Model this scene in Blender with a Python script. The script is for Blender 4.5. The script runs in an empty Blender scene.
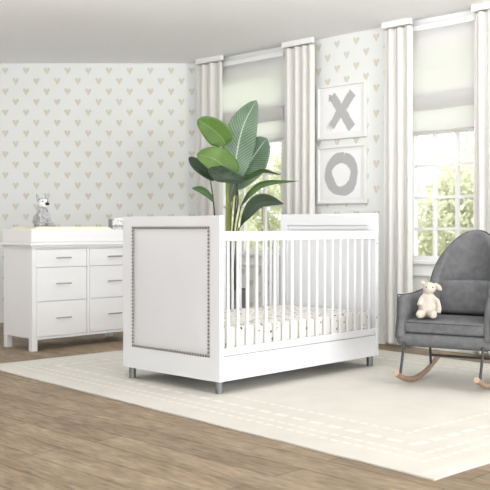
import bpy, bmesh, math, random
from mathutils import Vector, Matrix, noise
random.seed(7)
R = math.radians
SC = bpy.context.scene
COL = SC.collection
# ---------------------------------------------------------------- camera, light, exposure
CAM_H = 0.95
cd = bpy.data.cameras.new('camera'); cam = bpy.data.objects.new('camera', cd); COL.objects.link(cam)
cam.location = (0, 0, CAM_H); cam.rotation_euler = (R(90), 0, 0)
cd.sensor_width = 36; cd.lens = 36*900/490; cd.shift_y = -17/490; cd.clip_start = .05
cd.dof.use_dof = True; cd.dof.focus_distance = 5.9; cd.dof.aperture_fstop = 4.0
SC.camera = cam
W = bpy.data.worlds.new('sky'); SC.world = W; W.use_nodes = True
bg = W.node_tree.nodes['Background']; bg.inputs[0].default_value = (.96, .98, 1, 1); bg.inputs[1].default_value = 2.3
def area(name, loc, target, sx, sy, power, color=(1, 1, 1)):
    l = bpy.data.lights.new(name, 'AREA'); l.shape = 'RECTANGLE'; l.size = sx; l.size_y = sy; l.energy = power; l.color = color
    o = bpy.data.objects.new(name, l); COL.objects.link(o); o.location = loc
    o.rotation_euler = (Vector(target)-Vector(loc)).to_track_quat('-Z', 'Y').to_euler(); return o
area('fill_right', (4.1, .6, 1.5), (-1.6, 7.0, 1.2), 2.6, 2.0, 140)  # added fill lamp without a fixture, brightens crib side and dresser front
area('bounce_fill', (.3, 1.3, .2), (.6, 2.3, 2.6), 3.6, 1.6, 40)  # added lamp below the view, aimed up to whiten the ceiling
area('wall_fill', (0, 4.9, 2.4), (-.2, 9.0, 2.55), 4.2, .3, 8)  # added fill above the view for the back walls; the room has no cove
area('ceiling_fill', (-.2, 5.0, 2.33), (0, 6.7, 3.6), 4.2, .25, 34)  # second unseen fill, put in to whiten the visible ceiling
sun = bpy.data.lights.new('sun', 'SUN'); sun.energy = 3.0; sun.angle = R(12); so = bpy.data.objects.new('sun', sun); COL.objects.link(so)
so.rotation_euler = (R(36), 0, R(-25))
vs = SC.view_settings; SC.display_settings.display_device = 'sRGB'
vs.view_transform = 'Standard'; vs.look = 'None'; vs.gamma = 1; vs.exposure = .17; vs.use_curve_mapping = False

# ---------------------------------------------------------------- materials
def mat(name, col, rough=.5, metal=0, spec=.5):
    m = bpy.data.materials.new(name); m.use_nodes = True
    b = m.node_tree.nodes['Principled BSDF']
    b.inputs['Base Color'].default_value = (*col, 1); b.inputs['Roughness'].default_value = rough
    b.inputs['Metallic'].default_value = metal; b.inputs['Specular IOR Level'].default_value = spec
    return m
def nd(m, t, **k):
    n = m.node_tree.nodes.new(t)
    for a, v in k.items(): setattr(n, a, v)
    return n
def lk(m, a, b): m.node_tree.links.new(a, b)
def mt(m, op, a, b=None, c=None):
    n = nd(m, 'ShaderNodeMath', operation=op)
    for i, v in enumerate((a, b, c)):
        if v is None: continue
        if isinstance(v, (int, float)): n.inputs[i].default_value = v
        else: lk(m, v, n.inputs[i])
    return n.outputs[0]
def mixc(m, fac, a, b):
    n = nd(m, 'ShaderNodeMix', data_type='RGBA')
    if isinstance(fac, (int, float)): n.inputs[0].default_value = fac
    else: lk(m, fac, n.inputs[0])
    for i, v in ((6, a), (7, b)):
        if isinstance(v, tuple): n.inputs[i].default_value = (*v, 1)
        else: lk(m, v, n.inputs[i])
    return n.outputs[2]
def noise_n(m, scale, detail=3, vec=None, rough=.5, stretch=None):
    n = nd(m, 'ShaderNodeTexNoise'); n.inputs['Scale'].default_value = scale; n.inputs['Detail'].default_value = detail; n.inputs['Roughness'].default_value = rough
    if vec is None: vec = nd(m, 'ShaderNodeTexCoord').outputs['Object']
    if stretch:
        mp = nd(m, 'ShaderNodeMapping'); mp.inputs['Scale'].default_value = stretch; lk(m, vec, mp.inputs[0]); vec = mp.outputs[0]
    lk(m, vec, n.inputs['Vector']); return n.outputs[0]
def ramp(m, fac, stops):
    n = nd(m, 'ShaderNodeValToRGB'); e = n.color_ramp.elements
    while len(e) < len(stops): e.new(.5)
    for i, (p, c) in enumerate(stops): e[i].position = p; e[i].color = (*c, 1)
    lk(m, fac, n.inputs[0]); return n.outputs[0]
def bump(m, h, strength=.3, dist=.01):
    n = nd(m, 'ShaderNodeBump'); n.inputs['Strength'].default_value = strength; n.inputs['Distance'].default_value = dist
    lk(m, h, n.inputs['Height']); lk(m, n.outputs[0], B(m).inputs['Normal'])
def B(m): return m.node_tree.nodes['Principled BSDF']
def base(m, c): lk(m, c, B(m).inputs['Base Color'])

def fabric(name, c1, c2, scale=60, fine=500, rough=.95, bs=.25):
    m = mat(name, c1, rough, 0, .15)
    n = noise_n(m, scale, 5, rough=.6)
    base(m, ramp(m, n, [(.3, c1), (.7, c2)])); bump(m, noise_n(m, fine, 2), bs, .002)
    return m
def paint(name, col, rough=.4):
    m = mat(name, col, rough, 0, .4)
    n = noise_n(m, 9, 2); base(m, mixc(m, n, col, tuple(c*.975 for c in col)))
    return m
WHITE = paint('white_lacquer', (.83, .83, .84))
CRIBW = paint('white_crib_paint', (.76, .77, .79))
TRIM = paint('trim_white', (.84, .84, .83))
PLAIN = paint('ceiling_white', (.9, .9, .9), .9)

def wallpaper():
    m = mat('heart_wallpaper', (.74, .76, .73), .9, 0, .1)
    uv = nd(m, 'ShaderNodeTexCoord').outputs['UV']
    nz = nd(m, 'ShaderNodeTexNoise'); nz.inputs['Scale'].default_value = 45; nz.inputs['Detail'].default_value = 2; lk(m, uv, nz.inputs['Vector'])
    sub = nd(m, 'ShaderNodeVectorMath', operation='SUBTRACT'); lk(m, nz.outputs['Color'], sub.inputs[0]); sub.inputs[1].default_value = (.5, .5, .5)
    sc = nd(m, 'ShaderNodeVectorMath', operation='SCALE'); lk(m, sub.outputs[0], sc.inputs[0]); sc.inputs['Scale'].default_value = .012
    ad = nd(m, 'ShaderNodeVectorMath', operation='ADD'); lk(m, uv, ad.inputs[0]); lk(m, sc.outputs[0], ad.inputs[1])
    sp = nd(m, 'ShaderNodeSeparateXYZ'); lk(m, ad.outputs[0], sp.inputs[0])
    def lattice(ox, oy):
        x = mt(m, 'SUBTRACT', mt(m, 'FRACT', mt(m, 'ADD', mt(m, 'DIVIDE', sp.outputs[0], .2077), ox)), .5)
        y = mt(m, 'SUBTRACT', mt(m, 'FRACT', mt(m, 'ADD', mt(m, 'DIVIDE', sp.outputs[1], .2095), oy)), .5)
        x = mt(m, 'MULTIPLY', x, .2077/.031); y = mt(m, 'MULTIPLY', y, .2095/.036)
        ax = mt(m, 'ABSOLUTE', x)
        low = mt(m, 'SUBTRACT', mt(m, 'MULTIPLY', mt(m, 'POWER', ax, 1.15), 1.45), 1.0)
        q = mt(m, 'SUBTRACT', mt(m, 'MULTIPLY', ax, 1.9), 1.05)
        high = mt(m, 'ADD', mt(m, 'MULTIPLY', mt(m, 'SQRT', mt(m, 'MAXIMUM', mt(m, 'SUBTRACT', 1.05, mt(m, 'MULTIPLY', q, q)), 0)), .8), .12)
        ins = mt(m, 'MULTIPLY', mt(m, 'GREATER_THAN', y, low), mt(m, 'LESS_THAN', y, high))
        return mt(m, 'MULTIPLY', ins, mt(m, 'LESS_THAN', ax, 1.05))
    h = mt(m, 'MAXIMUM', lattice(.5, .5), lattice(0, 0))
    br = noise_n(m, 70, 3, uv, stretch=(1, .35, 1))
    gold = ramp(m, br, [(.3, (.52, .465, .32)), (.75, (.68, .635, .50))])
    bgc = ramp(m, noise_n(m, 2.2, 3, uv), [(.3, (.775, .795, .775)), (.7, (.80, .815, .80))])
    base(m, mixc(m, mt(m, 'MULTIPLY', h, .68), bgc, gold))
    return m
PAPER = wallpaper()

def wood_floor():
    m = mat('floor_boards', (.35, .28, .2), .55, 0, .3)
    uv = nd(m, 'ShaderNodeTexCoord').outputs['UV']
    bk = nd(m, 'ShaderNodeTexBrick'); lk(m, uv, bk.inputs['Vector'])
    bk.offset = .37; bk.inputs['Scale'].default_value = 1; bk.inputs['Brick Width'].default_value = 1.5; bk.inputs['Row Height'].default_value = .16
    bk.inputs['Mortar Size'].default_value = .0035; bk.inputs['Mortar Smooth'].default_value = .5
    bk.inputs['Color1'].default_value = (.335, .258, .178, 1); bk.inputs['Color2'].default_value = (.25, .192, .13, 1); bk.inputs['Mortar'].default_value = (.10, .075, .05, 1)
    g = ramp(m, noise_n(m, 7, 8, uv, .65, (1.2, 9, 1)), [(.3, (.5, .46, .42)), (.5, (.95, .93, .9)), (.72, (1.45, 1.45, 1.42))])
    g2 = ramp(m, noise_n(m, 2.3, 4, uv, .6, (1, 3, 1)), [(.3, (.75, .73, .7)), (.7, (1.2, 1.2, 1.2))])
    def mul(a, b):
        n = nd(m, 'ShaderNodeMix', data_type='RGBA', blend_type='MULTIPLY'); n.inputs[0].default_value = 1
        lk(m, a, n.inputs[6]); lk(m, b, n.inputs[7]); return n.outputs[2]
    base(m, mul(mul(bk.outputs[0], g), g2)); bump(m, bk.outputs['Fac'], -.3, .003)
    return m
FLOOR = wood_floor()

def rug_mat(LU, LV):
    m = mat('ivory_pile', (.78, .76, .7), 1, 0, .05)
    uv = nd(m, 'ShaderNodeTexCoord').outputs['UV']; sp = nd(m, 'ShaderNodeSeparateXYZ'); lk(m, uv, sp.inputs[0])
    u, v = sp.outputs[0], sp.outputs[1]
    du = mt(m, 'MINIMUM', u, mt(m, 'SUBTRACT', LU, u)); dv = mt(m, 'MINIMUM', v, mt(m, 'SUBTRACT', LV, v))
    d = mt(m, 'MINIMUM', du, dv)
    isu = mt(m, 'LESS_THAN', du, dv)
    along = mt(m, 'ADD', mt(m, 'MULTIPLY', isu, v), mt(m, 'MULTIPLY', mt(m, 'SUBTRACT', 1, isu), u))
    tot = None
    for r, w, per in ((.16, .012, .07), (.24, .012, .07), (.36, .02, .12), (.52, .012, .07)):
        band = mt(m, 'LESS_THAN', mt(m, 'ABSOLUTE', mt(m, 'SUBTRACT', d, r)), w)
        dash = mt(m, 'LESS_THAN', mt(m, 'FRACT', mt(m, 'DIVIDE', along, per)), .68)
        t = mt(m, 'MULTIPLY', band, dash); tot = t if tot is None else mt(m, 'MAXIMUM', tot, t)
    c = ramp(m, noise_n(m, 4, 4, uv), [(.3, (.62, .60, .545)), (.7, (.67, .65, .595))])
    c = mixc(m, tot, c, (.73, .71, .66)); base(m, c)
    hgt = mt(m, 'ADD', mt(m, 'MULTIPLY', noise_n(m, 160, 3, uv), .5), tot); bump(m, hgt, .5, .006)
    return m

def fur(name, c1, c2, scale=90):
    m = mat(name, c1, 1, 0, .05); n = noise_n(m, scale, 4, rough=.7)
    base(m, ramp(m, n, [(.35, c1), (.65, c2)])); bump(m, n, .8, .006); return m
def metal(name, col, rough): return mat(name, col, rough, 1)
STEEL = metal('brushed_nickel', (.26, .27, .28), .4)
CHROME = metal('chrome', (.62, .62, .62), .2)
BRONZE = metal('nail_pewter', (.30, .27, .24), .35)
BLACK = mat('black_metal', (.035, .037, .042), .45)
PIPE = fabric('dark_piping', (.05, .052, .056), (.08, .08, .085))
GREY = fabric('grey_upholstery', (.125, .128, .134), (.18, .183, .19), 22, 420)
def rocker_wood():
    m = mat('rocker_beech', (.5, .3, .17), .5)
    n = noise_n(m, 14, 6, stretch=(6, 1, 6)); base(m, ramp(m, n, [(.3, (.21, .135, .085)), (.7, (.34, .225, .145))])); return m
ROCK = rocker_wood()
ENDG = mat('pale_end_grain', (.50, .33, .23), .6)
UPH = paint('white_leatherette', (.72, .73, .75), .45)
CREAM = fabric('cream_pad_cover', (.83, .79, .62), (.87, .83, .67), 20)

def cloth(name, col, trans):
    m = mat(name, col, .9, 0, .1)
    n = noise_n(m, 350, 2); bump(m, n, .15, .001)
    t = nd(m, 'ShaderNodeBsdfTranslucent'); t.inputs[0].default_value = (*col, 1)
    mx = nd(m, 'ShaderNodeMixShader'); mx.inputs[0].default_value = trans
    lk(m, B(m).outputs[0], mx.inputs[1]); lk(m, t.outputs[0], mx.inputs[2])
    lk(m, mx.outputs[0], m.node_tree.nodes['Material Output'].inputs[0]); return m
CURT = cloth('ivory_linen', (.83, .82, .785), .2)
SHADE = cloth('white_shade_cloth', (.93, .925, .92), .72)
def glass():
    m = bpy.data.materials.new('window_glass'); m.use_nodes = True; nt = m.node_tree; nt.nodes.remove(nt.nodes['Principled BSDF'])
    a = nt.nodes.new('ShaderNodeBsdfTransparent'); a.inputs[0].default_value = (.97, .98, .975, 1); g = nt.nodes.new('ShaderNodeBsdfGlossy'); g.inputs['Roughness'].default_value = .02
    x = nt.nodes.new('ShaderNodeMixShader'); x.inputs[0].default_value = .05; nt.links.new(a.outputs[0], x.inputs[1]); nt.links.new(g.outputs[0], x.inputs[2])
    nt.links.new(x.outputs[0], nt.nodes['Material Output'].inputs[0]); return m
GLASS = glass()
def leaf_mat(name, c1, c2, vein, stripe=24, rough=.35):
    m = mat(name, c1, rough, 0, .5)
    uv = nd(m, 'ShaderNodeTexCoord').outputs['UV']; sp = nd(m, 'ShaderNodeSeparateXYZ'); lk(m, uv, sp.inputs[0])
    ax = mt(m, 'ABSOLUTE', mt(m, 'SUBTRACT', sp.outputs[0], .5))
    ph = mt(m, 'SUBTRACT', mt(m, 'MULTIPLY', sp.outputs[1], stripe), mt(m, 'MULTIPLY', ax, 9))
    w = mt(m, 'ABSOLUTE', mt(m, 'SUBTRACT', mt(m, 'FRACT', ph), .5))
    wv = mt(m, 'SMOOTH_MIN', mt(m, 'MULTIPLY', w, 2), 1, .3)
    c = ramp(m, noise_n(m, 6, 3), [(.3, c1), (.7, c2)])
    c = mixc(m, mt(m, 'MULTIPLY', mt(m, 'GREATER_THAN', w, .38), .45), c, vein)
    c = mixc(m, mt(m, 'LESS_THAN', ax, .022), c, vein)
    base(m, c); bump(m, wv, .5, .004)
    t = nd(m, 'ShaderNodeBsdfTranslucent'); lk(m, c, t.inputs[0])
    mx = nd(m, 'ShaderNodeMixShader'); mx.inputs[0].default_value = .18
    lk(m, B(m).outputs[0], mx.inputs[1]); lk(m, t.outputs[0], mx.inputs[2]); lk(m, mx.outputs[0], m.node_tree.nodes['Material Output'].inputs[0])
    return m
L_PALE = leaf_mat('pale_leaf', (.10, .18, .105), (.17, .27, .17), (.50, .60, .48))
L_GREEN = leaf_mat('bright_leaf', (.075, .17, .025), (.125, .245, .045), (.20, .33, .09))
L_DARK = leaf_mat('dark_leaf', (.035, .06, .038), (.06, .095, .055), (.09, .13, .08), rough=.5)
L_MID = leaf_mat('mid_leaf', (.06, .14, .035), (.10, .20, .06), (.2, .3, .12))
STEM_Y = mat('yellow_green_stem', (.26, .29, .08), .5); STEM_D = mat('dark_stem', (.045, .045, .03), .5); STEM_B = mat('brown_stem', (.16, .14, .07), .6)
POT = fabric('grey_pot_clay', (.17, .17, .175), (.22, .22, .225), 30); SOIL = fabric('soil', (.05, .035, .02), (.1, .07, .04), 80)

# ---------------------------------------------------------------- mesh helpers
def newbm():
    bm = bmesh.new(); bm.loops.layers.uv.new('UVMap'); return bm
def add_box(bm, lo, hi, M=None, bev=0, seg=2):
    t = bmesh.new(); bmesh.ops.create_cube(t, size=1)
    lo, hi = Vector(lo), Vector(hi)
    for v in t.verts: v.co = Vector(((lo.x+hi.x)/2+v.co.x*(hi.x-lo.x), (lo.y+hi.y)/2+v.co.y*(hi.y-lo.y), (lo.z+hi.z)/2+v.co.z*(hi.z-lo.z)))
    if bev: bmesh.ops.bevel(t, geom=t.edges[:], offset=bev, segments=seg, affect='EDGES', profile=.5)
    merge(bm, t, M); return bm
def merge(bm, t, M=None):
    me = bpy.data.meshes.new('tmp')
    if M is not None: t.transform(M)
    t.to_mesh(me); t.free(); bm.from_mesh(me); bpy.data.meshes.remove(me)
def add_tube(bm, pts, r, n=12, caps=True):
    pts = [Vector(p) for p in pts]; rings = []
    rr = r if isinstance(r, (list, tuple)) else [r]*len(pts)
    up = None
    for i, p in enumerate(pts):
        t = (pts[min(i+1, len(pts)-1)]-pts[max(i-1, 0)]).normalized()
        if up is None:
            up = Vector((0, 0, 1)) if abs(t.z) < .9 else Vector((1, 0, 0))
        a = t.cross(up).normalized(); b = a.cross(t).normalized(); up = b
        rings.append([bm.verts.new(p+rr[i]*(a*math.cos(2*math.pi*k/n)+b*math.sin(2*math.pi*k/n))) for k in range(n)])
    for i in range(len(rings)-1):
        for k in range(n):
            bm.faces.new((rings[i][k], rings[i][(k+1) % n], rings[i+1][(k+1) % n], rings[i+1][k]))
    if caps:
        bm.faces.new(rings[0][::-1]); bm.faces.new(rings[-1])
    return bm
def add_ell(bm, c, r, seg=16, rot=None):
    t = bmesh.new(); bmesh.ops.create_uvsphere(t, u_segments=seg, v_segments=max(6, seg*2//3), radius=1)
    M = Matrix.Translation(c) @ (rot.to_matrix().to_4x4() if rot else Matrix.Identity(4)) @ Matrix.Diagonal((*r, 1)); merge(bm, t, M); return bm
def add_lathe(bm, prof, n=32, c=(0, 0, 0)):
    rings = [[bm.verts.new((c[0]+r*math.cos(2*math.pi*k/n), c[1]+r*math.sin(2*math.pi*k/n), c[2]+z)) for k in range(n)] for r, z in prof]
    for i in range(len(rings)-1):
        for k in range(n): bm.faces.new((rings[i][k], rings[i][(k+1) % n], rings[i+1][(k+1) % n], rings[i+1][k]))
    bm.faces.new(rings[0][::-1]); bm.faces.new(rings[-1]); return bm
def obj(name, bm, m, parent=None, smooth=False, solid=0, sub=0, off=0):
    bmesh.ops.recalc_face_normals(bm, faces=bm.faces[:])
    me = bpy.data.meshes.new(name); bm.to_mesh(me); bm.free(); me.materials.append(m)
    o = bpy.data.objects.new(name, me); COL.objects.link(o); o.parent = parent
    if smooth:
        for p in me.polygons: p.use_smooth = True
    if solid:
        s = o.modifiers.new('solid', 'SOLIDIFY'); s.thickness = solid; s.offset = off
    if sub:
        s = o.modifiers.new('sub', 'SUBSURF'); s.levels = sub; s.render_levels = sub
    return o
def smooth_angle(o, a=35):
    me = o.data; b = bmesh.new(); b.from_mesh(me)
    for f in b.faces: f.smooth = True
    for e in b.edges:
        if len(e.link_faces) == 2 and e.calc_face_angle(0) > R(a): e.smooth = False
    b.to_mesh(me); b.free(); return o
def thing(name, label, cat, loc=(0, 0, 0), rz=0, group=None):
    o = bpy.data.objects.new(name, None); o.empty_display_size = .1; COL.objects.link(o); o.location = loc; o.rotation_euler = (0, 0, rz); return tag(o, label, cat, group)
def tag(o, label, cat, group=None):
    o['label'] = label; o['category'] = cat
    if group: o['group'] = group
    return o
def struct(o): o['kind'] = 'structure'; return o
def place(x, y, Y):          # a measured point of the photograph at distance Y
    return Vector(((x-245)*Y/900, Y, CAM_H+(228-y)*Y/900))
def quad_uv(bm, pts, uvs):
    vs_ = [bm.verts.new(p) for p in pts]; f = bm.faces.new(vs_); l = bm.loops.layers.uv.verify()
    for lp, uv in zip(f.loops, uvs): lp[l].uv = uv
S2 = math.sqrt(.5)

# ---------------------------------------------------------------- room shell
CEIL = 2.6
COR = Vector((-.5, 9.02, 0))
DS = Vector((S2, -S2, 0)); DN = Vector((S2, S2, 0))     # along the window wall, outwards through it
def wp(s, o, z): return COR + DS*s + DN*o + Vector((0, 0, z))
def s_at(px, o=0):
    k = (px-245)/900; return (9.02*k+.5+S2*o*(k-1))/(S2*(1+k))
WM = Matrix(((DS.x, DN.x, 0, COR.x), (DS.y, DN.y, 0, COR.y), (0, 0, 1, 0), (0, 0, 0, 1)))    # (s, o, z) -> world

# floor
bm = newbm(); P = [(-6, -1.5), (5.5, -1.5), (5.5, 9.4), (-6, 9.4)]
def fuv(x, y): return ((x-y)*S2+.3, (x+y)*S2+.05)
add_box(bm, (-6, -1.5, -.06), (5.5, 9.4, 0))
l = bm.loops.layers.uv.verify()
for f in bm.faces:
    for lp in f.loops: lp[l].uv = fuv(lp.vert.co.x, lp.vert.co.y)
struct(obj('floor', bm, FLOOR))
bm = newbm(); add_box(bm, (-6, -1.5, CEIL), (5.5, 9.4, CEIL+.08)); struct(obj('ceiling', bm, PLAIN))
# left wall (faces the camera)
bm = newbm(); add_box(bm, (-6, 9.02, 0), (-.5, 9.17, CEIL)); l = bm.loops.layers.uv.verify()
for f in bm.faces:
    for lp in f.loops: lp[l].uv = (lp.vert.co.x+2.402, lp.vert.co.z-2.315)
struct(obj('wall_left', bm, PAPER))
bm = newbm(); add_box(bm, (-3.35, -.3, 0), (-3.2, 9.02, CEIL)); struct(obj('wall_side', bm, PLAIN))  # unseen side wall, put in to cut light from the open left
# windows: s0, s1 glass opening, vertical bars, horizontal bars
WIN = [dict(n=1, s0=.348, s1=1.195, z0=.735, z1=2.36, v=[s_at(240), s_at(261)], h=[.86, 1.154, 1.454, 1.754, 2.054], shade=1.745),
       dict(n=2, s0=2.567, s1=3.178, z0=.712, z1=2.36, v=[s_at(431), s_at(453.5)], h=[.944, 1.193, 1.447, 1.70, 1.953, 2.2], shade=1.695)]
s_end = 5.2
rects = []
edges = [0]
for w in WIN: edges += [w['s0']-.05, w['s1']+.05]
edges.append(s_end)
for i in range(0, len(edges), 2): rects.append((edges[i], edges[i+1], 0, CEIL))
for w in WIN: rects += [(w['s0']-.05, w['s1']+.05, 0, w['z0']-.05), (w['s0']-.05, w['s1']+.05, w['z1']+.05, CEIL)]
bm = newbm()
for a, b, c, d in rects: add_box(bm, (a, 0, c), (b, .15, d))
l = bm.loops.layers.uv.verify()
s_h = s_at(346.6)
for f in bm.faces:
    for lp in f.loops: lp[l].uv = (lp.vert.co.x-s_h+.2077/2, lp.vert.co.z-2.315)
bm.transform(WM); struct(obj('wall_right', bm, PAPER))
# baseboards
bm = newbm(); add_box(bm, (-6, 9.0, 0), (-.51, 9.02, .12), bev=.004); struct(obj('baseboard_left', bm, TRIM))
bm = newbm(); add_box(bm, (.02, -.018, 0), (s_end, 0, .12), bev=.004); bm.transform(WM); struct(obj('baseboard_right', bm, TRIM))

def build_window(w):
    root = bpy.data.objects.new('window_%d' % w['n'], None); COL.objects.link(root); struct(root)
    root.matrix_world = WM
    s0, s1, z0, z1 = w['s0'], w['s1'], w['z0'], w['z1']
    b = newbm()
    add_box(b, (s0-.09, -.022, z0-.02), (s0-.0, .0, z1+.09)); add_box(b, (s1, -.022, z0-.02), (s1+.09, 0, z1+.09)); add_box(b, (s0-.1, -.026, z1), (s1+.1, 0, z1+.1))
    obj('window_casing', b, TRIM, root)
    b = newbm(); add_box(b, (s0-.11, -.05, z0-.045), (s1+.11, .10, z0-.018), bev=.004); obj('window_sill', b, TRIM, root)
    b = newbm(); add_box(b, (s0-.09, -.02, z0-.135), (s1+.09, 0, z0-.045), bev=.003); add_box(b, (s0-.09, -.026, z0-.14), (s1+.09, 0, z0-.122), bev=.003); obj('window_apron', b, TRIM, root)
    b = newbm()
    for a, c, d, e in ((s0-.05, s0, z0-.05, z1+.05), (s1, s1+.05, z0-.05, z1+.05)): add_box(b, (a, .0, d), (c, .12, e))
    add_box(b, (s0, .0, z1), (s1, .12, z1+.05)); add_box(b, (s0, .1, z0-.05), (s1, .14, z0)); obj('window_frame', b, TRIM, root)
    b = newbm(); t = .011
    for v in w['v']: add_box(b, (v-t, .04, z0), (v+t, .075, z1))
    for h in w['h']: add_box(b, (s0, .042, h-t), (s1, .073, h+t))
    for a, c in ((s0, s0+.02), (s1-.02, s1)): add_box(b, (a, .035, z0), (c, .08, z1))
    add_box(b, (s0, .035, z0-.018), (s1, .08, z0+.015)); add_box(b, (s0, .035, z1-.03), (s1, .08, z1)); obj('window_bars', b, TRIM, root)
    b = newbm(); add_box(b, (s0, .056, z0), (s1, .060, z1)); obj('window_pane', b, GLASS, root)
for w in WIN: build_window(w)

def shade(w, label):
    s0, s1 = w['s0']-.055, w['s1']+.055; zb = w['shade']; n = 6
    root = thing('roman_shade', label, 'blind', wp((s0+s1)/2, -.05, zb))
    root.rotation_euler = (0, 0, -math.pi/4)
    hw = (s1-s0)/2; top = 2.5-zb
    def sheet(prof, name):
        b = newbm(); rows = []
        for (o, z) in prof: rows.append([b.verts.new((-hw+2*hw*k/n, o+.002*math.sin(k*2.1+z*9), z+.004*math.sin(k*1.3+z*5))) for k in range(n+1)])
        for i in range(len(rows)-1):
            for k in range(n): b.faces.new((rows[i][k], rows[i][k+1], rows[i+1][k+1], rows[i+1][k]))
        return obj(name, b, SHADE, root, True)
    sheet([(0, top), (0, .40), (-.012, .33), (-.02, .30)], 'upper_cloth')
    sheet([(-.02, .30), (-.034, .185), (.012, .165), (-.004, .30), (-.002, .31), (.016, .17), (.018, .18), (.004, .30), (.006, .31), (.022, .18)], 'fold')
    sheet([(-.006, .36), (-.010, .25), (-.012, .19), (-.012, .02), (-.008, 0), (-.002, .02), (.0, .07)], 'lower_cloth')
    b = newbm(); add_box(b, (-hw, -.01, top), (hw, .03, top+.045), bev=.004); obj('head_rail', b, TRIM, root)
shade(WIN[0], 'white roman shade half lowered over the window behind the tall plant')
shade(WIN[1], 'white roman shade half lowered over the window behind the grey rocking chair')

def curtain(p0, p1, pleats, seed, label, s_override=None):
    o0 = -.11; a = s_at(p0, o0); c = s_at(p1, o0)
    if s_override: a, c = s_override
    root = thing('curtain_panel', label, 'curtain', wp((a+c)/2, o0, .012), -math.pi/4, None)
    hw = (c-a)/2; n = pleats*14; rnd = random.Random(seed); rows = []; b = newbm()
    ph = [rnd.uniform(-.5, .5) for _ in range(pleats+2)]; am = [rnd.uniform(.7, 1.15) for _ in range(pleats+2)]
    zs = [0, .15, .5, 1, 1.5, 2.0, 2.4, 2.54]
    for z in zs:
        row = []
        for k in range(n+1):
            t = k/n; x = t*pleats; i = int(x); fr = x-i
            pp = x*2*math.pi+ph[i]*(1-fr)+ph[i+1]*fr+.25*math.sin(z*1.5+seed)
            A = .02*(am[i]*(1-fr)+am[i+1]*fr)*(1-.25*z/2.54)
            y = A*math.sin(pp)+.01*math.sin(pp*2+1); xx = -hw+2*hw*t+.012*math.cos(pp)
            row.append(b.verts.new((xx, y, z)))
        rows.append(row)
    for i in range(len(rows)-1):
        for k in range(n): b.faces.new((rows[i][k], rows[i][k+1], rows[i+1][k+1], rows[i+1][k]))
    obj('cloth', b, CURT, root, True, solid=.004, sub=1)
    b = newbm(); add_box(b, (-hw, -.02, 2.54), (hw, .02, 2.587)); obj('ceiling_track', b, TRIM, root)
curtain(197, 222, 3, 1, 'ivory curtain in the room corner, left of the tall plant')
curtain(283, 313, 4, 2, 'ivory curtain between the plant and the framed letter prints')
curtain(383, 411, 3, 3, 'ivory curtain hanging between the white crib and the grey rocking chair')
curtain(472.5, 515, 4, 4, 'ivory curtain at the right edge, behind the rocking chair back')

# ---------------------------------------------------------------- framed letters
INK = mat('grey_brush_ink', (.4, .4, .4), .8)
n_ = noise_n(INK, 30, 5, nd(INK, 'ShaderNodeTexCoord').outputs['UV'], .7, (1, 12, 1))
base(INK, ramp(INK, n_, [(.3, (.38, .38, .385)), (.7, (.53, .53, .53))]))
PRINT = mat('print_paper', (.86, .87, .88), .6); FRAMEM = paint('white_frame', (.82, .82, .81), .4)
def stroke(bm, pts, w, z, seed=0):
    """a brush stroke: ribbon with rough edges, 1 mm thick"""
    rnd = random.Random(seed); l = bm.loops.layers.uv.verify(); n = len(pts); L = []; 
    for i, p in enumerate(pts):
        p = Vector((p[0], 0, p[1])); t = Vector((pts[min(i+1, n-1)][0]-pts[max(i-1, 0)][0], 0, pts[min(i+1, n-1)][1]-pts[max(i-1, 0)][1])).normalized()
        s = Vector((t.z, 0, -t.x)); ww = w[i]
        L.append((p+s*(ww+rnd.uniform(-.003, .003)), p-s*(ww+rnd.uniform(-.003, .003))))
    for i in range(n-1):
        q = [Vector((v.x, z, v.z)) for v in (L[i][0], L[i][1], L[i+1][1], L[i+1][0])]
        vs_ = [bm.verts.new(v) for v in q]; f = bm.faces.new(vs_)
        for lp, uv in zip(f.loops, ((i/n, 0), (i/n, 1), ((i+1)/n, 1), ((i+1)/n, 0))): lp[l].uv = uv
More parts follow.
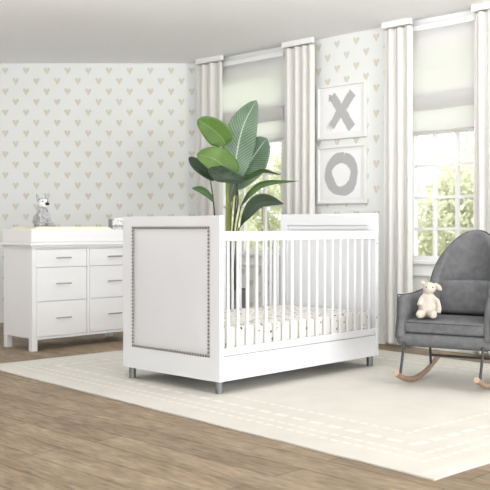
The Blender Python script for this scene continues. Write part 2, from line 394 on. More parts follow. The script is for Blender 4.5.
def framed(name, label, Xa, Xb, za, zb, kind):
    a, c = (Xa+.5)/S2, (Xb+.5)/S2; hw = (c-a)/2; hz = (zb-za)/2
    root = thing(name, label, 'picture', wp((a+c)/2, -.001, (za+zb)/2), -math.pi/4, 'framed letter prints')
    b = newbm(); t = .022
    add_box(b, (-hw, -.032, hz-t), (hw, 0, hz), bev=.002); add_box(b, (-hw, -.032, -hz), (hw, 0, -hz+t), bev=.002)
    add_box(b, (-hw, -.032, -hz+t), (-hw+t, 0, hz-t), bev=.002); add_box(b, (hw-t, -.032, -hz+t), (hw, 0, hz-t), bev=.002)
    obj('frame', b, FRAMEM, root)
    b = newbm(); add_box(b, (-hw+t, -.012, -hz+t), (hw-t, -.004, hz-t)); obj('backing', b, TRIM, root)
    b = newbm(); add_box(b, (-hw+.06, -.0145, -hz+.052), (hw-.06, -.0122, hz-.052)); pr = obj('print', b, PRINT, root)
    b = newbm()
    if kind == 'x':
        N = 12
        def ln(p, q, w0, w1): return [(p[0]+(q[0]-p[0])*i/N, p[1]+(q[1]-p[1])*i/N+.004*math.sin(i)) for i in range(N+1)], [w0+(w1-w0)*i/N for i in range(N+1)]
        p, w = ln((-.105, .14), (.115, -.15), .034, .037); stroke(b, p, [q*1.15 for q in w], -.0158, 1)
        p, w = ln((.125, .145), (-.11, -.12), .036, .032); stroke(b, p, [q*1.15 for q in w], -.0164, 2)
        for k in range(5):      # dry bristle ends
            p, w = ln((-.082-.014*k+.0, -.10), (-.115-.012*k, -.165+.008*k), .0045, .001); stroke(b, p, w, -.0161-.0001*k, 3+k)
        for k in range(4):
            p, w = ln((-.09-.012*k, .12), (-.135+.0*k, .155-.02*k), .008, .004); stroke(b, p, w, -.0168-.0001*k, 13+k)
    else:
        N = 44; p = [(.140*math.sin(2*math.pi*i/N+.2)*(1+.03*math.sin(3*i/N*6)), .142*math.cos(2*math.pi*i/N+.2)) for i in range(N+1)]
        stroke(b, p, [.043+.005*math.sin(i*.5) for i in range(N+1)], -.016, 5)
    obj('painted_letter', b, INK, pr)
framed('picture_frame', 'white square frame with a grey brushed letter X, upper of the two', .646, 1.02, 1.712, 2.183, 'x')
framed('picture_frame', 'white square frame with a grey brushed letter O, lower of the two', .646, 1.02, 1.158, 1.657, 'o')

# ---------------------------------------------------------------- rug
LU, LV = 2.65, 3.75; RA = R(42)
RU = Vector((math.cos(RA), math.sin(RA), 0)); RV = Vector((math.sin(RA), -math.cos(RA), 0))
rug_o = Vector((-1.80, 6.17, 0)); bm = newbm(); NU, NV = 30, 50; g = []; RT = .014
for i in range(NU+1):
    row = []
    for j in range(NV+1):
        p = rug_o+RU*(LU*i/NU)+RV*(LV*j/NV); e = min(i, NU-i, j, NV-j)
        if e == 0: p = p+Vector((random.uniform(-.004, .004), random.uniform(-.004, .004), 0))
        row.append(bm.verts.new((p.x, p.y, RT*(.55 if e == 0 else 1)-.0006*random.random())))
    g.append(row)
l = bm.loops.layers.uv.verify()
for i in range(NU):
    for j in range(NV):
        f = bm.faces.new((g[i][j], g[i+1][j], g[i+1][j+1], g[i][j+1]))
        for lp, (a, c) in zip(f.loops, ((i, j), (i+1, j), (i+1, j+1), (i, j+1))): lp[l].uv = (LU*a/NU, LV*c/NV)
def skirt(A, C):
    a, c = [bm.verts.new((v.co.x, v.co.y, .001)) for v in (A, C)]; bm.faces.new((A, a, c, C))
for i in range(NU): skirt(g[i][0], g[i+1][0]); skirt(g[i+1][NV], g[i][NV])
for j in range(NV): skirt(g[0][j+1], g[0][j]); skirt(g[NU][j], g[NU][j+1])
tag(obj('area_rug', bm, rug_mat(LU, LV), smooth=False), 'large ivory pile rug with faint dashed borders under the crib and chair', 'rug')
ZF = RT+.0005      # top of the rug

# ---------------------------------------------------------------- dresser
def dresser():
    D = R(45)
    root = thing('dresser', 'white six drawer dresser with bar handles behind the crib', 'dresser', (-1.633, 6.9, 0), D)
    # local x along the front, local y to the back
    WD, DP, TOP = 1.04, .42, .80
    b = newbm()
    add_box(b, (.035, .018, .10), (WD-.035, DP, TOP)); add_box(b, (0, 0, .10), (.035, DP, TOP)); add_box(b, (WD-.035, 0, .10), (WD, DP, TOP))
    add_box(b, (.035, .0, TOP-.012), (WD-.035, .03, TOP)); add_box(b, (.035, .002, .088), (WD-.035, .03, .104))
    add_box(b, (WD/2-.011, .002, .1), (WD/2+.011, .03, TOP))
    obj('body', b, WHITE, root)
    for x in (0, WD-.05):
        for y in (0, DP-.05):
            b = newbm(); add_box(b, (x+.001, y+.001, 0), (x+.049, y+.049, .10), bev=.002); obj('leg', b, WHITE, root)
    b = newbm(); add_box(b, (-.015, -.018, TOP), (WD+.015, DP, TOP+.012), bev=.003); add_box(b, (-.028, -.03, TOP+.013), (WD+.028, DP, TOP+.04), bev=.005); obj('top', b, WHITE, root)
    rows = [(.124, .338), (.344, .610), (.616, .768)]
    rows = [(.108, .376), (.381, .640), (.645, .784)]
    for a, c in ((.037, WD/2-.013), (WD/2+.013, WD-.037)):
        for (z0, z1) in rows:
            b = newbm(); add_box(b, (a+.002, .001, z0), (c-.002, .0175, z1), bev=.0025); d = obj('drawer', b, WHITE, root)
            mx = (a+c)/2; mz = z0+(z1-z0)*.52; b = newbm()
            add_tube(b, [(mx-.07, -.026, mz), (mx+.07, -.026, mz)], .0058, 10)
            for s in (-.052, .052): add_tube(b, [(mx+s, -.026, mz), (mx+s, .001, mz)], .0045, 8)
            smooth_angle(obj('handle', b, CHROME, d))
    return root
dresser()
# changing topper: a tray standing on the dresser
WD, DP = 1.04, .42; T0 = .8415; T1 = .938
tp = thing('changing_topper', 'white changing tray resting on top of the dresser', 'changing topper', (-1.633, 6.9, T0), R(45))
b = newbm(); h = T1-T0
add_box(b, (-.012, -.012, 0), (WD+.012, .01, h), bev=.003); obj('front_wall', b, WHITE, tp)
b = newbm(); add_box(b, (-.012, DP-.022, 0), (WD+.012, DP, h), bev=.003); obj('back_wall', b, WHITE, tp)
for x in (-.012, WD-.01):
    b = newbm(); add_box(b, (x, .0105, 0), (x+.022, DP-.0225, h), bev=.003); obj('side_wall', b, WHITE, tp)
b = newbm(); add_box(b, (.011, .0105, .0), (WD-.011, DP-.0225, .012)); obj('tray_floor', b, WHITE, tp)
# contoured pad
bm = newbm(); rows = []; PX0, PX1, PY0, PY1 = .018, .80, .016, DP-.03; N, Mm = 24, 16
for i in range(N+1):
    t = i/N; x = PX0+(PX1-PX0)*t; r = []
    for j in range(Mm+1):
        q = j/Mm; y = PY0+(PY1-PY0)*q; c = abs(2*q-1)
        z = .103+.030*c**2
        edge = min(t, 1-t)*N; z -= (.03 if edge < .5 else .008 if edge < 1.5 else 0)
        ee = min(q, 1-q)*Mm; z -= (.028 if ee < .5 else .006 if ee < 1.5 else 0)
        r.append(bm.verts.new((x, y, z)))
    rows.append(r)
for i in range(N):
    for j in range(Mm): bm.faces.new((rows[i][j], rows[i+1][j], rows[i+1][j+1], rows[i][j+1]))
bd = [e for e in bm.edges if e.is_boundary]; ex = bmesh.ops.extrude_edge_only(bm, edges=bd)
for v in [v for v in ex['geom'] if isinstance(v, bmesh.types.BMVert)]: v.co.z = .0135
pad = tag(obj('changing_pad', bm, CREAM, smooth=True), 'cream contoured changing pad lying in the white topper', 'changing pad')
pad.location = (-1.633, 6.9, T0); pad.rotation_euler = (0, 0, R(45))
DM = Matrix.Translation((-1.633, 6.9, 0)) @ Matrix.Rotation(R(45), 4, 'Z')

# ---------------------------------------------------------------- soft toys
def remeshed(name, bm, m, parent, vox=.006, seed=0, disp=.0):
    o = obj(name, bm, m, parent)
    r = o.modifiers.new('remesh', 'REMESH'); r.mode = 'VOXEL'; r.voxel_size = vox; r.use_smooth_shade = True
    s = o.modifiers.new('smooth', 'SMOOTH'); s.iterations = 5; s.factor = .6
    if disp:
        tx = bpy.data.textures.new('fuzz', 'CLOUDS'); tx.noise_scale = .012
        d = o.modifiers.new('fuzz', 'DISPLACE'); d.texture = tx; d.strength = disp; d.mid_level = .5
    return o
LAMB = fur('cream_plush', (.58, .525, .45), (.70, .645, .57), 120)
DOGF = fur('grey_curly_plush', (.20, .20, .21), (.62, .62, .63), 75); DOGW = fur('white_plush', (.72, .72, .71), (.86, .86, .85), 80)
EYE = mat('black_bead', (.01, .01, .01), .25); PINK = fabric('tan_ear_lining', (.62, .50, .38), (.68, .56, .44))
# lamb (faces -y locally)
def from_quat(rx, ry, rz):
    from mathutils import Euler
    return Euler((R(rx), R(ry), R(rz))).to_quaternion()
def lamb(loc, rz):
    root = thing('plush_lamb', 'small cream plush lamb sitting on the grey rocking chair seat', 'soft toy', loc, rz)
    b = newbm()
    add_ell(b, (0, .015, .066), (.052, .045, .066)); add_ell(b, (.004, .005, .115), (.036, .032, .050))
    add_ell(b, (.012, -.005, .178), (.040, .037, .036)); add_ell(b, (.008, -.034, .168), (.024, .02, .02))
    add_ell(b, (-.038, -.038, .026), (.026, .045, .025), rot=from_quat(0, 0, -28)); add_ell(b, (.026, -.042, .026), (.026, .045, .025), rot=from_quat(0, 0, 10))
    add_ell(b, (-.047, -.068, .028), (.022, .015, .026)); add_ell(b, (.03, -.074, .028), (.022, .015, .026))
    add_tube(b, [(.03, .0, .128), (.060, -.004, .10), (.070, -.008, .06), (.062, -.016, .03)], [.014, .014, .015, .017])
    add_tube(b, [(-.026, .0, .128), (-.040, -.008, .10), (-.048, -.015, .075)], [.014, .015, .016])
    remeshed('body', b, LAMB, root, .005, 0, .006)
    for s, dx, dz in ((-1, -.008, .004), (1, .008, -.012)):
        ang = 25 if s < 0 else 42; el = (.017, .011, .012) if s < 0 else (.032, .012, .016)
        cx = -.026 if s < 0 else .062; cz = .208 if s < 0 else .184
        b = newbm(); add_ell(b, (cx, .004, cz), el, rot=from_quat(0, ang, 0)); e = remeshed('ear', b, LAMB, root, .004)
        b = newbm(); add_ell(b, (cx+s*.003, -.0085, cz-.003), (el[0]*.6, .003, el[2]*.55), rot=from_quat(0, ang, 0)); obj('ear_lining', b, PINK, e, True)
    for s in (-1, 1):
        b = newbm(); add_ell(b, (.011+s*.019, -.039, .184), (.0042, .003, .0045), 10); obj('eye', b, EYE, root, True)
    b = newbm(); add_ell(b, (.007, -.055, .172), (.007, .003, .004), 10); obj('nose', b, PINK, root, True)
    return root

def plush_dog(loc, rz):
    root = thing('plush_dog', 'grey curly plush dog with a black nose sitting on the changing pad', 'soft toy', loc, rz)
    b = newbm()
    add_ell(b, (0, .02, .06), (.062, .06, .06)); add_ell(b, (0, .0, .115), (.04, .04, .06)); 
    for s in (-1, 1):
        add_ell(b, (s*.048, -.03, .024), (.026, .05, .024), rot=from_quat(0, 0, s*14)); add_tube(b, [(s*.03, -.015, .11), (s*.034, -.04, .06), (s*.03, -.052, .018)], [.017, .017, .019])
    add_ell(b, (0, .085, .03), (.014, .03, .014), rot=from_quat(30, 0, 0))
    remeshed('body', b, DOGF, root, .005, 0, .010)
    b = newbm(); add_ell(b, (0, -.012, .19), (.040, .040, .038)); add_ell(b, (0, -.045, .176), (.027, .032, .024)); remeshed('head', b, DOGW, root, .005, 0, .006)
    b = newbm(); add_ell(b, (0, -.0785, .187), (.0165, .011, .012)); obj('nose', b, EYE, root, True)
    for s in (-1, 1):
        b = newbm(); add_ell(b, (s*.035, .0, .236), (.013, .010, .034), rot=from_quat(0, s*12, 0)); add_ell(b, (s*.032, .0, .215), (.015, .010, .018)); remeshed('ear', b, DOGF, root, .004)
        b = newbm(); add_ell(b, (s*.018, -.045, .206), (.0045, .003, .005), 10); obj('eye', b, EYE, root, True)
        
    b = newbm(); add_ell(b, (0, -.01, .226), (.022, .02, .012)); remeshed('forelock', b, DOGF, root, .004, 0, .006)
    return root
p = DM @ Vector((.222, .205, T0+.106)); plush_dog(p, R(38)).scale = (1.12, 1.12, 1.04)

# patterned fabric bin
SPOT = mat('spotted_fabric', (.6, .6, .6), .9)
vo = nd(SPOT, 'ShaderNodeTexVoronoi'); vo.inputs['Scale'].default_value = 38; lk(SPOT, nd(SPOT, 'ShaderNodeTexCoord').outputs['Object'], vo.inputs['Vector'])
base(SPOT, ramp(SPOT, vo.outputs['Distance'], [(.14, (.08, .08, .085)), (.24, (.66, .66, .68)), (.6, (.84, .84, .85)), (.85, (.5, .5, .52))]))
GTRIM = fabric('grey_binding', (.33, .33, .35), (.42, .42, .44))
p = DM @ Vector((.925, .16, T0+.0125))
bn = thing('fabric_bin', 'small grey and white spotted fabric bin in the topper beside the crib', 'storage bin', p, R(30))
b = newbm(); add_box(b, (-.055, -.055, 0), (.055, .055, .17), bev=.012); add_box(b, (-.046, -.046, .165), (.046, .046, .185), bev=.009); smooth_angle(obj('body', b, SPOT, bn))
for x in (-.0565, .0565):
    b = newbm(); add_box(b, (x-.0045, -.042, .04), (x+.0045, .042, .17), bev=.004); obj('side_binding', b, GTRIM, bn)
b = newbm(); add_box(b, (-.052, -.0595, .103), (.052, -.0552, .122), bev=.002); obj('front_band', b, GTRIM, bn)

# ---------------------------------------------------------------- crib
TH = R(46)
CX, CY = -.141, 5.03
CL, CWD = 1.51, .865
CM = Matrix.Translation((CX, CY, 0)) @ Matrix.Rotation(TH, 4, 'Z')     # local x: along the long side, local y: along the end
crib = thing('crib', 'white crib with slatted sides and nailhead trimmed upholstered end panel', 'crib', (CX, CY, ZF), TH)
def CP(name, b, m=CRIBW, parent=crib, sm=False):
    o = obj(name, b, m, parent)
    return smooth_angle(o) if sm else o
zb, z1, TK = .070, 1.006, .032
# footboard (near end): local x 0..TK
b = newbm(); ia, ib, ja, jb = .082, .776, .202, .945      # inset opening  y, z
add_box(b, (0, 0, zb), (TK, ia, z1), bev=.003); add_box(b, (0, ib, zb), (TK, CWD, z1), bev=.003)
add_box(b, (0.0003, ia-.003, jb), (TK, ib+.003, z1-.0003), bev=.0); add_box(b, (.0003, ia-.003, zb+.0003), (TK, ib+.003, ja))
add_box(b, (.014, ia-.003, ja-.003), (TK-.002, ib+.003, jb+.003))
CP('footboard', b)
b = newbm(); n = 22; gg = []
for i in range(n+1):
    r = []
    for j in range(n+1):
        y = ia+.004+(ib-ia-.008)*i/n; z = ja+.004+(jb-ja-.008)*j/n
        e = min(i, n-i, j, n-j)/n; x = .010-.014*min(1, e*5)**.5
        r.append(b.verts.new((x, y, z)))
    gg.append(r)
for i in range(n):
    for j in range(n): b.faces.new((gg[i][j], gg[i][j+1], gg[i+1][j+1], gg[i+1][j]))
CP('upholstered_panel', b, UPH, crib).data.polygons.foreach_set('use_smooth', [True]*n*n)
# nailheads: 100 copies of one
def nail_bm():
    b = newbm(); t = bmesh.new(); bmesh.ops.create_uvsphere(t, u_segments=10, v_segments=8, radius=1)
    bmesh.ops.bisect_plane(t, geom=t.verts[:]+t.edges[:]+t.faces[:], plane_co=(0, 0, 0), plane_no=(-1, 0, 0), clear_inner=True)
    merge(b, t, Matrix.Diagonal((.005, .0082, .0082, 1))); return b
nail0 = None
na, nb, nc, nd_ = ia+.008, ib-.008, ja+.008, jb-.008
spots = []
for k in range(31):
    t = k/31; spots += [(na+(nb-na)*t, nc), (nb-(nb-na)*t, nd_)]
for k in range(34):
    t = k/34; spots += [(nb, nc+(nd_-nc)*t), (na, nd_-(nd_-nc)*t)]
spots.sort(key=lambda p: (CM @ Vector((0, p[0], p[1]))-Vector((0, 0, CAM_H))).length)
b = newbm()
for y, z in spots[100:]: merge(b, nail_bm(), Matrix.Translation((-.0015, y, z)))
o = obj('nailhead_row', b, BRONZE, crib, True); o['kind'] = 'stuff'
for y, z in spots[:100]:
    if nail0 is None:
        nail0 = obj('nailhead', nail_bm(), BRONZE, crib, True); o = nail0
    else:
        o = nail0.copy(); COL.objects.link(o); o.parent = crib
    o.location = (-.0015, y, z)
# headboard (far end), taller
H1 = 1.036; hx0, hx1 = CL-TK, CL
b = newbm()
ia2, ib2, ja2, jb2 = .07, CWD-.07, .30, .955
add_box(b, (hx0, 0, zb), (hx1, ia2, H1), bev=.003); add_box(b, (hx0, ib2, zb), (hx1, CWD, H1), bev=.003)
add_box(b, (hx0, ia2-.003, jb2), (hx1, ib2+.003, H1-.0003)); add_box(b, (hx0, ia2-.003, zb+.0003), (hx1, ib2+.003, ja2))
add_box(b, (hx0+.016, ia2-.003, ja2-.003), (hx1-.002, ib2+.003, jb2+.003))
CP('headboard', b)
b = newbm(); m_ = .03
for (a, c, d, e) in ((ia2, ib2, jb2-m_, jb2), (ia2, ib2, ja2, ja2+m_), (ia2, ia2+m_, ja2+m_, jb2-m_), (ib2-m_, ib2, ja2+m_, jb2-m_)):
    add_box(b, (hx0+.006, a+.001, d+.001), (hx0+.017, c-.001, e-.001), bev=.004)
CP('panel_moulding', b)
# long sides
RT0, RT1 = .862, .914
def side(y0, y1):
    ym = (y0+y1)/2
    b = newbm(); add_box(b, (TK, y0, RT0), (hx0, y1, RT1), bev=.004); CP('top_rail', b)
    b = newbm(); add_box(b, (TK, y0, .213), (hx0, y1, .256), bev=.003); CP('bottom_rail', b)
    b = newbm(); add_box(b, (TK, y0+.001, zb), (hx0, y1-.001, .210), bev=.003); CP('apron', b)
    ns = 18; first = None
    for k in range(ns):
        x = TK+.012+(hx0-TK-.024)*(k+.5)/ns
        if first is None:
            b = newbm(); add_box(b, (-.0095, ym-.006, .2555), (.0095, ym+.006, RT0+.0005), bev=.003); first = CP('slat', b); o = first
        else:
            o = first.copy(); COL.objects.link(o); o.parent = crib
        o.location = (x, 0, 0)
    for x in (hx0-.024,):
        for z in (.81, .27):
            b = newbm(); add_tube(b, [(x, y0+.001, z), (x, y0+.012, z)], .006, 10)
            if z < .5: continue
side(.004, .034); side(CWD-.034, CWD-.004)
for x in (.04, CL-.04):
    for y in (.045, CWD-.045):
        b = newbm(); add_tube(b, [(x, y, 0), (x, y, zb+.001)], [.021, .0225], 20); CP('leg', b, STEEL, crib, True)
# bolt covers on the far post
for z in (.83, .33):
    b = newbm(); add_tube(b, [(hx0+.012, -.0015, z), (hx0+.012, .004, z)], .0055, 12); CP('bolt_cover', b, STEEL, crib, True)
b = newbm(); add_box(b, (TK+.002, .036, .215), (hx0-.002, CWD-.036, .235)); CP('mattress_support', b)
# mattress
SHEET = mat('leaf_print_sheet', (.82, .80, .74), .95, 0, .1)
sv = nd(SHEET, 'ShaderNodeTexVoronoi'); sv.inputs['Scale'].default_value = 26; sv.inputs['Randomness'].default_value = .75
tc = nd(SHEET, 'ShaderNodeTexCoord').outputs['Object']; lk(SHEET, tc, sv.inputs['Vector'])
wn = nd(SHEET, 'ShaderNodeTexWhiteNoise'); lk(SHEET, sv.outputs['Position'], wn.inputs['Vector'])
fac = mt(SHEET, 'LESS_THAN', sv.outputs['Distance'], .27)
cc = ramp(SHEET, wn.outputs[0], [(.2, (.14, .14, .135)), (.5, (.33, .29, .2)), (.8, (.3, .3, .29))])
base(SHEET, mixc(SHEET, fac, (.76, .745, .69), cc))
mz0, mz1 = .2385, .385
b = newbm(); add_box(b, (TK+.006, .0355, mz0), (hx0-.006, CWD-.0355, mz1-ZF), bev=.022, seg=4)
mo = tag(smooth_angle(obj('crib_mattress', b, SHEET), 60), 'crib mattress in a cream fitted sheet with small grey print', 'mattress')
mo.location = (CX, CY, ZF); mo.rotation_euler = (0, 0, TH)

# ---------------------------------------------------------------- potted plant
PY = 7.55; PC = place(232, 290, PY)
plant = thing('potted_plant', 'tall broad leaved plant in a grey pot between the crib and window', 'plant', (PC.x, PC.y, ZF))
def rel(v): return Vector(v)-Vector((PC.x, PC.y, ZF))
ptop = .425
b = newbm(); add_lathe(b, [(.10, 0), (.112, .01), (.138, ptop-.02), (.14, ptop), (.126, ptop), (.122, ptop-.03), (.02, ptop-.032)], 40); smooth_angle(obj('pot', b, POT, plant), 40)
b = newbm(); add_lathe(b, [(.02, ptop-.06), (.118, ptop-.028), (.10, ptop-.022), (.01, ptop-.015)], 24); obj('soil', b, SOIL, plant)
def bez(pts, n):
    """smooth curve through points (Catmull-Rom)"""
    P = [Vector(p) for p in pts]; P = [2*P[0]-P[1]]+P+[2*P[-1]-P[-2]]; out = []
    m_ = len(P)-3
    for i in range(n+1):
        t = i/n*m_; k = min(int(t), m_-1); f = t-k; a, b_, c, d = P[k:k+4]
        out.append(.5*((2*b_)+(c-a)*f+(2*a-5*b_+4*c-d)*f*f+(3*b_-a-3*c+d)*f**3))
    return out
def leaf(pts, width, m, roll=0, fold=.25, depth=None, wave=.05, power=.75, skew=.55, right=1, left=1):
    """pts: midrib base->tip as (px, py, Y); width half-width in metres; roll turns the blade about its midrib"""
    mid = bez([rel(place(*p)) for p in pts], 22); b = newbm(); l = b.loops.layers.uv.verify(); n = 22; mm = 10; rows = []
    for i, p in enumerate(mid):
        t = i/n; tg = (mid[min(i+1, n)]-mid[max(i-1, 0)]).normalized()
        nor = Vector((0, -1, 0)); s = tg.cross(nor).normalized(); nor = s.cross(tg).normalized()
        q = Matrix.Rotation(R(roll), 3, tg); s = q @ s; nor = q @ nor
        tt = t**(math.log(.5)/math.log(skew)); w = width*max(0.0, math.sin(math.pi*min(1, max(0, tt))))**power
        if i == 0: w = width*.04
        if i == n: w = .001
        row = []
        for j in range(mm+1):
            a = 2*j/mm-1; k = (right if a > 0 else left)
            off = s*(a*w*k)+nor*(abs(a)*w*fold+wave*w*math.sin(t*9+a*2)*abs(a))
            row.append(b.verts.new(p+off))
        rows.append(row)
    for i in range(n):
        for j in range(mm):
            f = b.faces.new((rows[i][j], rows[i][j+1], rows[i+1][j+1], rows[i+1][j]))
            for lp, (x, y) in zip(f.loops, ((j, i), (j+1, i), (j+1, i+1), (j, i+1))): lp[l].uv = (x/mm, y/n)
    return obj('leaf', b, m, plant, True, solid=.0018)
def stem(pts, r, m):
    P = bez([rel(place(*p)) for p in pts], 16); n = len(P); b = newbm()
    add_tube(b, P, [r[0]+(r[1]-r[0])*i/(n-1) for i in range(n)], 10); obj('stem', b, m, plant, True)
Z0 = PY
px = lambda w: w*PY/900
leaf([(234, 182, 7.62), (237, 152, 7.64), (244, 124, 7.60), (256.5, 100, 7.55)], px(16.5), L_PALE, roll=6, fold=.18, skew=.42, power=.62, wave=.04)
leaf([(235, 190, 7.72), (245, 170, 7.75), (256, 153, 7.72), (267, 138, 7.66)], px(18), L_PALE, roll=-8, fold=.2, skew=.5, power=.55)
leaf([(229, 205, 7.68), (232, 190, 7.7), (238, 172, 7.72), (241, 160, 7.7)], px(7), L_PALE, roll=25, fold=.2)
leaf([(226, 145, 7.45), (221, 137, 7.43), (210, 127, 7.40), (197.5, 119.5, 7.36)], px(12.5), L_GREEN, roll=-10, fold=.12, skew=.42, power=.5)
leaf([(231, 178, 7.42), (225, 168, 7.38), (214, 159, 7.34), (197, 154, 7.36)], px(14.5), L_GREEN, roll=14, fold=.15, skew=.40, power=.5, wave=.08)
leaf([(214, 181, 7.50), (206, 173, 7.48), (197, 165, 7.48), (189, 157, 7.50)], px(6.5), L_DARK, roll=20, fold=.25, power=.6)
leaf([(244, 180, 7.30), (232, 178.5, 7.24), (220, 175, 7.24), (209, 168, 7.32)], px(7.5), L_DARK, roll=16, fold=.4, wave=.5, power=.45)
leaf([(214, 203, 7.45), (209, 196, 7.44), (201, 190, 7.45), (192, 188, 7.5)], px(3.6), L_MID, roll=20, fold=.3)
leaf([(238, 181, 7.5), (250, 175, 7.46), (263, 170, 7.44), (281, 175, 7.5)], px(4.5), L_MID, roll=58, fold=.35, skew=.35)
leaf([(240.5, 207, 7.45), (250, 193, 7.42), (265, 183, 7.4), (299, 181, 7.42)], px(3.9), L_MID, roll=35, fold=.3, skew=.5, power=1)
leaf([(239, 229, 7.35), (247, 217, 7.3), (261, 203, 7.28), (284, 204, 7.3)], px(8.6), L_DARK, roll=14, fold=.3, skew=.62, power=1.0, right=.45, left=1.15)
B0 = 294
stem([(230, B0, 7.52), (227, 231, 7.5), (227, 200, 7.44), (226.5, 178, 7.40)], (.013, .009), STEM_Y)
stem([(233, B0, 7.56), (230, 240, 7.58), (229.5, 202, 7.66)], (.017, .011), STEM_B)
stem([(228, B0, 7.50), (229, 270, 7.46), (230, 250, 7.45), (226, 231, 7.45)], (.014, .008), STEM_D)
stem([(232, B0, 7.6), (232, 240, 7.64), (238, 200, 7.66), (234.5, 175, 7.64)], (.009, .006), STEM_D)
stem([(236, B0, 7.54), (236, 250, 7.5), (237, 228, 7.45), (241, 206, 7.45)], (.009, .005), STEM_D)
stem([(234, B0, 7.5), (235, 262, 7.42), (239, 228, 7.35)], (.009, .006), STEM_D)
stem([(226, B0, 7.5), (217, 240, 7.48), (213.5, 202, 7.46), (210, 178, 7.49)], (.009, .005), STEM_D)
stem([(231, B0, 7.54), (229, 230, 7.5), (228, 180, 7.48), (225.5, 143, 7.46)], (.009, .006), STEM_Y)
stem([(232, B0, 7.58), (233.5, 235, 7.56), (236, 198, 7.52), (238, 180, 7.51)], (.008, .006), STEM_D)
stem([(233, B0, 7.6), (230, 245, 7.64), (232, 206, 7.68), (234.5, 190, 7.72)], (.009, .006), STEM_Y)

# ---------------------------------------------------------------- rocking chair
O = Vector((1.095, 5.13, 0)); CA = R(-30)
chair = thing('rocking_chair', 'grey upholstered rocking chair with wooden rockers at the right edge', 'chair', (O.x, O.y, ZF), CA)
def CH(name, b, m, sm=False, parent=chair, **k):
    o = obj(name, b, m, parent, **k); return smooth_angle(o) if sm else o
Y0 = .12; HWID = .275; ZB = .235
# shell: path parameter from the left arm front around the back to the right arm front
def shell_path():
    pts = []
    for k in range(7): pts.append((-1, k/6*.38, 0.0))
    for k in range(1, 24): pts.append((None, None, math.pi*k/24))
    for k in range(7): pts.append((1, (6-k)/6*.38, math.pi))
    return pts
b = newbm(); grid = []
NZ = 12
for (sx, yy, th) in shell_path():
    if sx is not None:
        t_ = 0.0; x = sx*(HWID-.085*(yy/.38)**1.5); y = Y0+yy; top = .535+.045*max(0, (yy-.12)/.26)**2; lean = 0
    else:
        x = -(HWID-.085)*math.cos(th); y = Y0+.38+.17*math.sin(th)**.8; s = math.sin(th); top = .575+.350*s**.78; lean = s
    col_ = []
    for k in range(NZ+1):
        v = k/NZ; z = ZB+.045+(top-ZB-.045)*v
        hh = max(0, z-.34); yo = lean*.24*hh; xo = 0
        if sx is not None or True:
            inn = 1-.10*(1-min(1, (z-ZB)/.12))**2       # tucks in at the bottom
            xi = x*inn
        fl = -.012*math.sin(v*math.pi) if sx is not None else 0
        arch = 1 - .10*lean*0
        # arms slope forward a little towards the bottom
        yf = 0
        if sx is not None: yf = (.03*(1-v))*(-1)*(1-yy/.38) + .035*(1-yy/.38)*(v**6)
        col_.append(b.verts.new((xi+fl*sx if sx is not None else xi, y+yo+yf, z)))
    grid.append(col_)
for i in range(len(grid)-1):
    for k in range(NZ): b.faces.new((grid[i][k], grid[i+1][k], grid[i+1][k+1], grid[i][k+1]))
rim = [grid[i][-1].co.copy() for i in range(len(grid))]
frontL = [grid[0][k].co.copy() for k in range(NZ+1)]; frontR = [grid[-1][k].co.copy() for k in range(NZ+1)]
sh = CH('back_and_arms', b, GREY, smooth=True, solid=.062, sub=2)
# piping along the rim and arm fronts
path = frontL+rim[1:]+frontR[::-1][1:]
b = newbm(); n = len(path); outp = []
for i, p in enumerate(path):
    yc = Y0+.40
    d = Vector((1 if p.x > 0 else -1, 0, 0)) if p.y < yc else Vector((p.x, (p.y-yc)*1.6, 0)).normalized()
    front = i < NZ+1 or i >= n-NZ
    outp.append(p+d*(.016 if front else .0215)+Vector((0, -.001 if front else 0, -.004 if not front else 0)))
outp = bez(outp, 120)
add_tube(b, outp, .0038, 6); CH('piping', b, PIPE, smooth=True)
# base
b = newbm(); add_box(b, (-.292, Y0-.02, ZB), (.292, Y0+.50, .312), bev=.036, seg=5); CH('seat_base', b, GREY, True)
# seat cushion
def cushion(name, lo, hi, bev, puff, axis, seg=5):
    b = newbm(); add_box(b, lo, hi, bev=bev, seg=seg)
    bmesh.ops.subdivide_edges(b, edges=[e for e in b.edges if e.calc_length() > .1], cuts=5, use_grid_fill=True)
    c = (Vector(lo)+Vector(hi))/2; h = (Vector(hi)-Vector(lo))/2
    for v in b.verts:
        q = [(v.co[i]-c[i])/h[i] for i in range(3)]
        o1, o2 = [i for i in range(3) if i != axis]
        v.co[axis] += puff*(1-q[o1]**2)*(1-q[o2]**2)*(1 if q[axis] > 0 else -.0)*(1)
    return b
b = cushion('x', (-.244, Y0-.005, .314), (.244, Y0+.44, .389), .018, .012, 2); CH('seat_cushion', b, GREY, True)
b = newbm(); w = .246; ya = Y0-.003
loop = [(-w, Y0+.4, .376), (-w, ya+.02, .376), (-w+.02, ya, .376), (w-.02, ya, .376), (w, ya+.02, .376), (w, Y0+.4, .376)]
add_tube(b, loop, .003, 6); CH('cushion_piping', b, PIPE, smooth=True)
# lumbar cushion, leaning on the back
b = cushion('x', (-.195, -.045, 0), (.195, .03, .215), .025, -.02, 1)
b.transform(Matrix.Translation((0, Y0+.445, .396)) @ Matrix.Rotation(R(-14), 4, 'X')); CH('back_cushion', b, GREY, True)
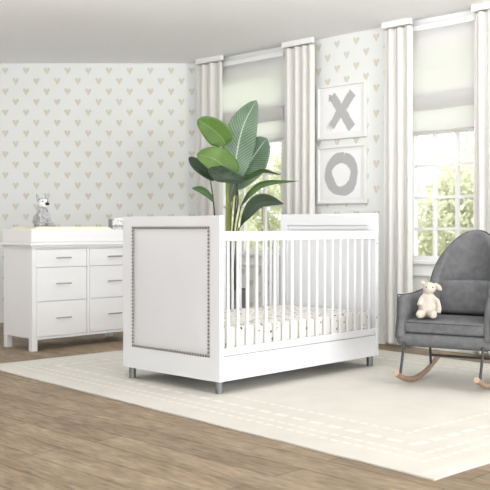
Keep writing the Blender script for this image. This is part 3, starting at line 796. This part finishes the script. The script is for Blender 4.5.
# inner back filling above the lumbar cushion
# rockers
def arc(x):
    P = []
    for k in range(25):
        t = k/24; y = -.03+.80*t; u = (t-.42)/.5
        P.append((x, y, .0175+.068*u*u if u > 0 else .0175+.108*u*u))
    return P
for x in (-.235, .235):
    A = arc(x); b = newbm(); prev = None; first = None
    for i, p in enumerate(A):
        a = Vector(A[max(i-1, 0)]); c = Vector(A[min(i+1, len(A)-1)]); tg = (c-a).normalized(); up = Vector((0, -tg.z, tg.y)); up = up if up.z > 0 else -up
        w, h = .0165, .0165
        ring = [b.verts.new(Vector(p)+Vector((w*math.cos(q), 0, 0))+up*(h*math.sin(q))) for q in [2*math.pi*j/14 for j in range(14)]]
        if prev:
            for j in range(14): b.faces.new((prev[j], prev[(j+1) % 14], ring[(j+1) % 14], ring[j]))
        else: first = ring
        prev = ring
    b.faces.new(first); b.faces.new(prev); rk = CH('rocker', b, ROCK, True)
    for e, s in ((A[0], 1), (A[-1], -1)):
        q = Vector(A[1])-Vector(A[0]) if s == 1 else Vector(A[-2])-Vector(A[-1]); q.normalize()
        b = newbm(); add_tube(b, [Vector(e)-q*.0015, Vector(e)+q*.002], .0168, 14); CH('end_cap', b, ENDG, True, rk)
def az(y):
    A = arc(0); return min(A, key=lambda p: abs(p[1]-y))[2]
for x in (-.235, .235):
    for yb_, yt in ((.04, .11), (.60, .57)):
        b = newbm(); add_tube(b, [(x, yb_, az(yb_)+.010), (x, yt, ZB+.03)], .0085, 12); CH('leg', b, BLACK, True)
b = newbm(); add_tube(b, [(-.235, .592, .125), (.235, .592, .125)], .0075, 12); CH('crossbar', b, BLACK, True)
b = newbm()
for x in (-.235, .235): add_box(b, (x-.012, .15, ZB-.006), (x+.012, .56, ZB+.004))
add_box(b, (-.235, .16, ZB-.006), (.235, .184, ZB+.004)); CH('under_frame', b, BLACK)

CHM = Matrix.Translation((O.x, O.y, ZF)) @ Matrix.Rotation(CA, 4, 'Z')
lamb(CHM @ Vector((-.125, .20, .4005)), R(-8))

# ---------------------------------------------------------------- garden outside
LAWN = fabric('lawn', (.34, .42, .22), (.46, .52, .30), 3)
bm = newbm(); add_box(bm, (-14, 9.6, -.4), (26, 34, -.35)); 
tag(obj('lawn', bm, LAWN), 'pale green lawn outside beyond the windows', 'lawn')['kind'] = 'stuff'
def foliage_mat(name, a, c):
    m = mat(name, a, .7, 0, .2); n = noise_n(m, 1.7, 3); base(m, ramp(m, n, [(.35, a), (.65, c)]))
    t = nd(m, 'ShaderNodeBsdfTranslucent'); t.inputs[0].default_value = (*c, 1)
    mx = nd(m, 'ShaderNodeMixShader'); mx.inputs[0].default_value = .45
    lk(m, B(m).outputs[0], mx.inputs[1]); lk(m, t.outputs[0], mx.inputs[2]); lk(m, mx.outputs[0], m.node_tree.nodes['Material Output'].inputs[0]); return m
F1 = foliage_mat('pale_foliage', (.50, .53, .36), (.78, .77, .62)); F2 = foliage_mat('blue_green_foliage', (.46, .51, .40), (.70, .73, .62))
BARK = mat('bark', (.3, .25, .2), .9)
def tree(x, y, hgt, rad, n, m, label, seed, low=.0):
    rnd = random.Random(seed); root = thing('tree', label, 'tree', (x, y, -.344))
    b = newbm(); add_tube(b, [(0, 0, .012), (.0, 0, .2), (.05, 0, hgt*.35), (0, .05, hgt*.75)], [.13, .12, .1, .04], 8); obj('trunk', b, BARK, root)
    b = newbm(); blobs = [(Vector((rnd.uniform(-rad, rad)*.7, rnd.uniform(-rad, rad)*.7, rnd.uniform(low, hgt))), rnd.uniform(.35, .6)*rad) for _ in range(16)]
    for i in range(n):
        c, r = rnd.choice(blobs); d = Vector((rnd.gauss(0, 1), rnd.gauss(0, 1), rnd.gauss(0, 1))).normalized()*r*rnd.uniform(.6, 1.05)
        p = c+d
        if p.z < .25: continue
        s = rnd.uniform(.03, .06); q = Matrix.Rotation(rnd.uniform(0, 6.28), 3, Vector((rnd.gauss(0, 1), rnd.gauss(0, 1), rnd.gauss(0, 1))).normalized())
        vv = [b.verts.new(p+q @ Vector(k)*s) for k in ((0, -1, 0), (.5, 0, .08), (0, 1.1, 0), (-.5, 0, .08))]; b.faces.new(vv)
    obj('crown', b, m, root)
tree(.3, 14.2, 2.3, 1.1, 14000, F1, 'pale green bush seen through the window behind the plant', 11)
tree(3.1, 12.2, 2.15, 1.1, 14000, F1, 'pale green bush seen through the window, nearest to the rocking chair', 12)
tree(4.6, 15.5, 3.3, 1.3, 14000, F2, 'taller blue green tree behind the bush in the right window', 13)
tree(-.3, 18.5, 3.6, 1.5, 14000, F2, 'taller blue green tree farther off in the left window', 14)
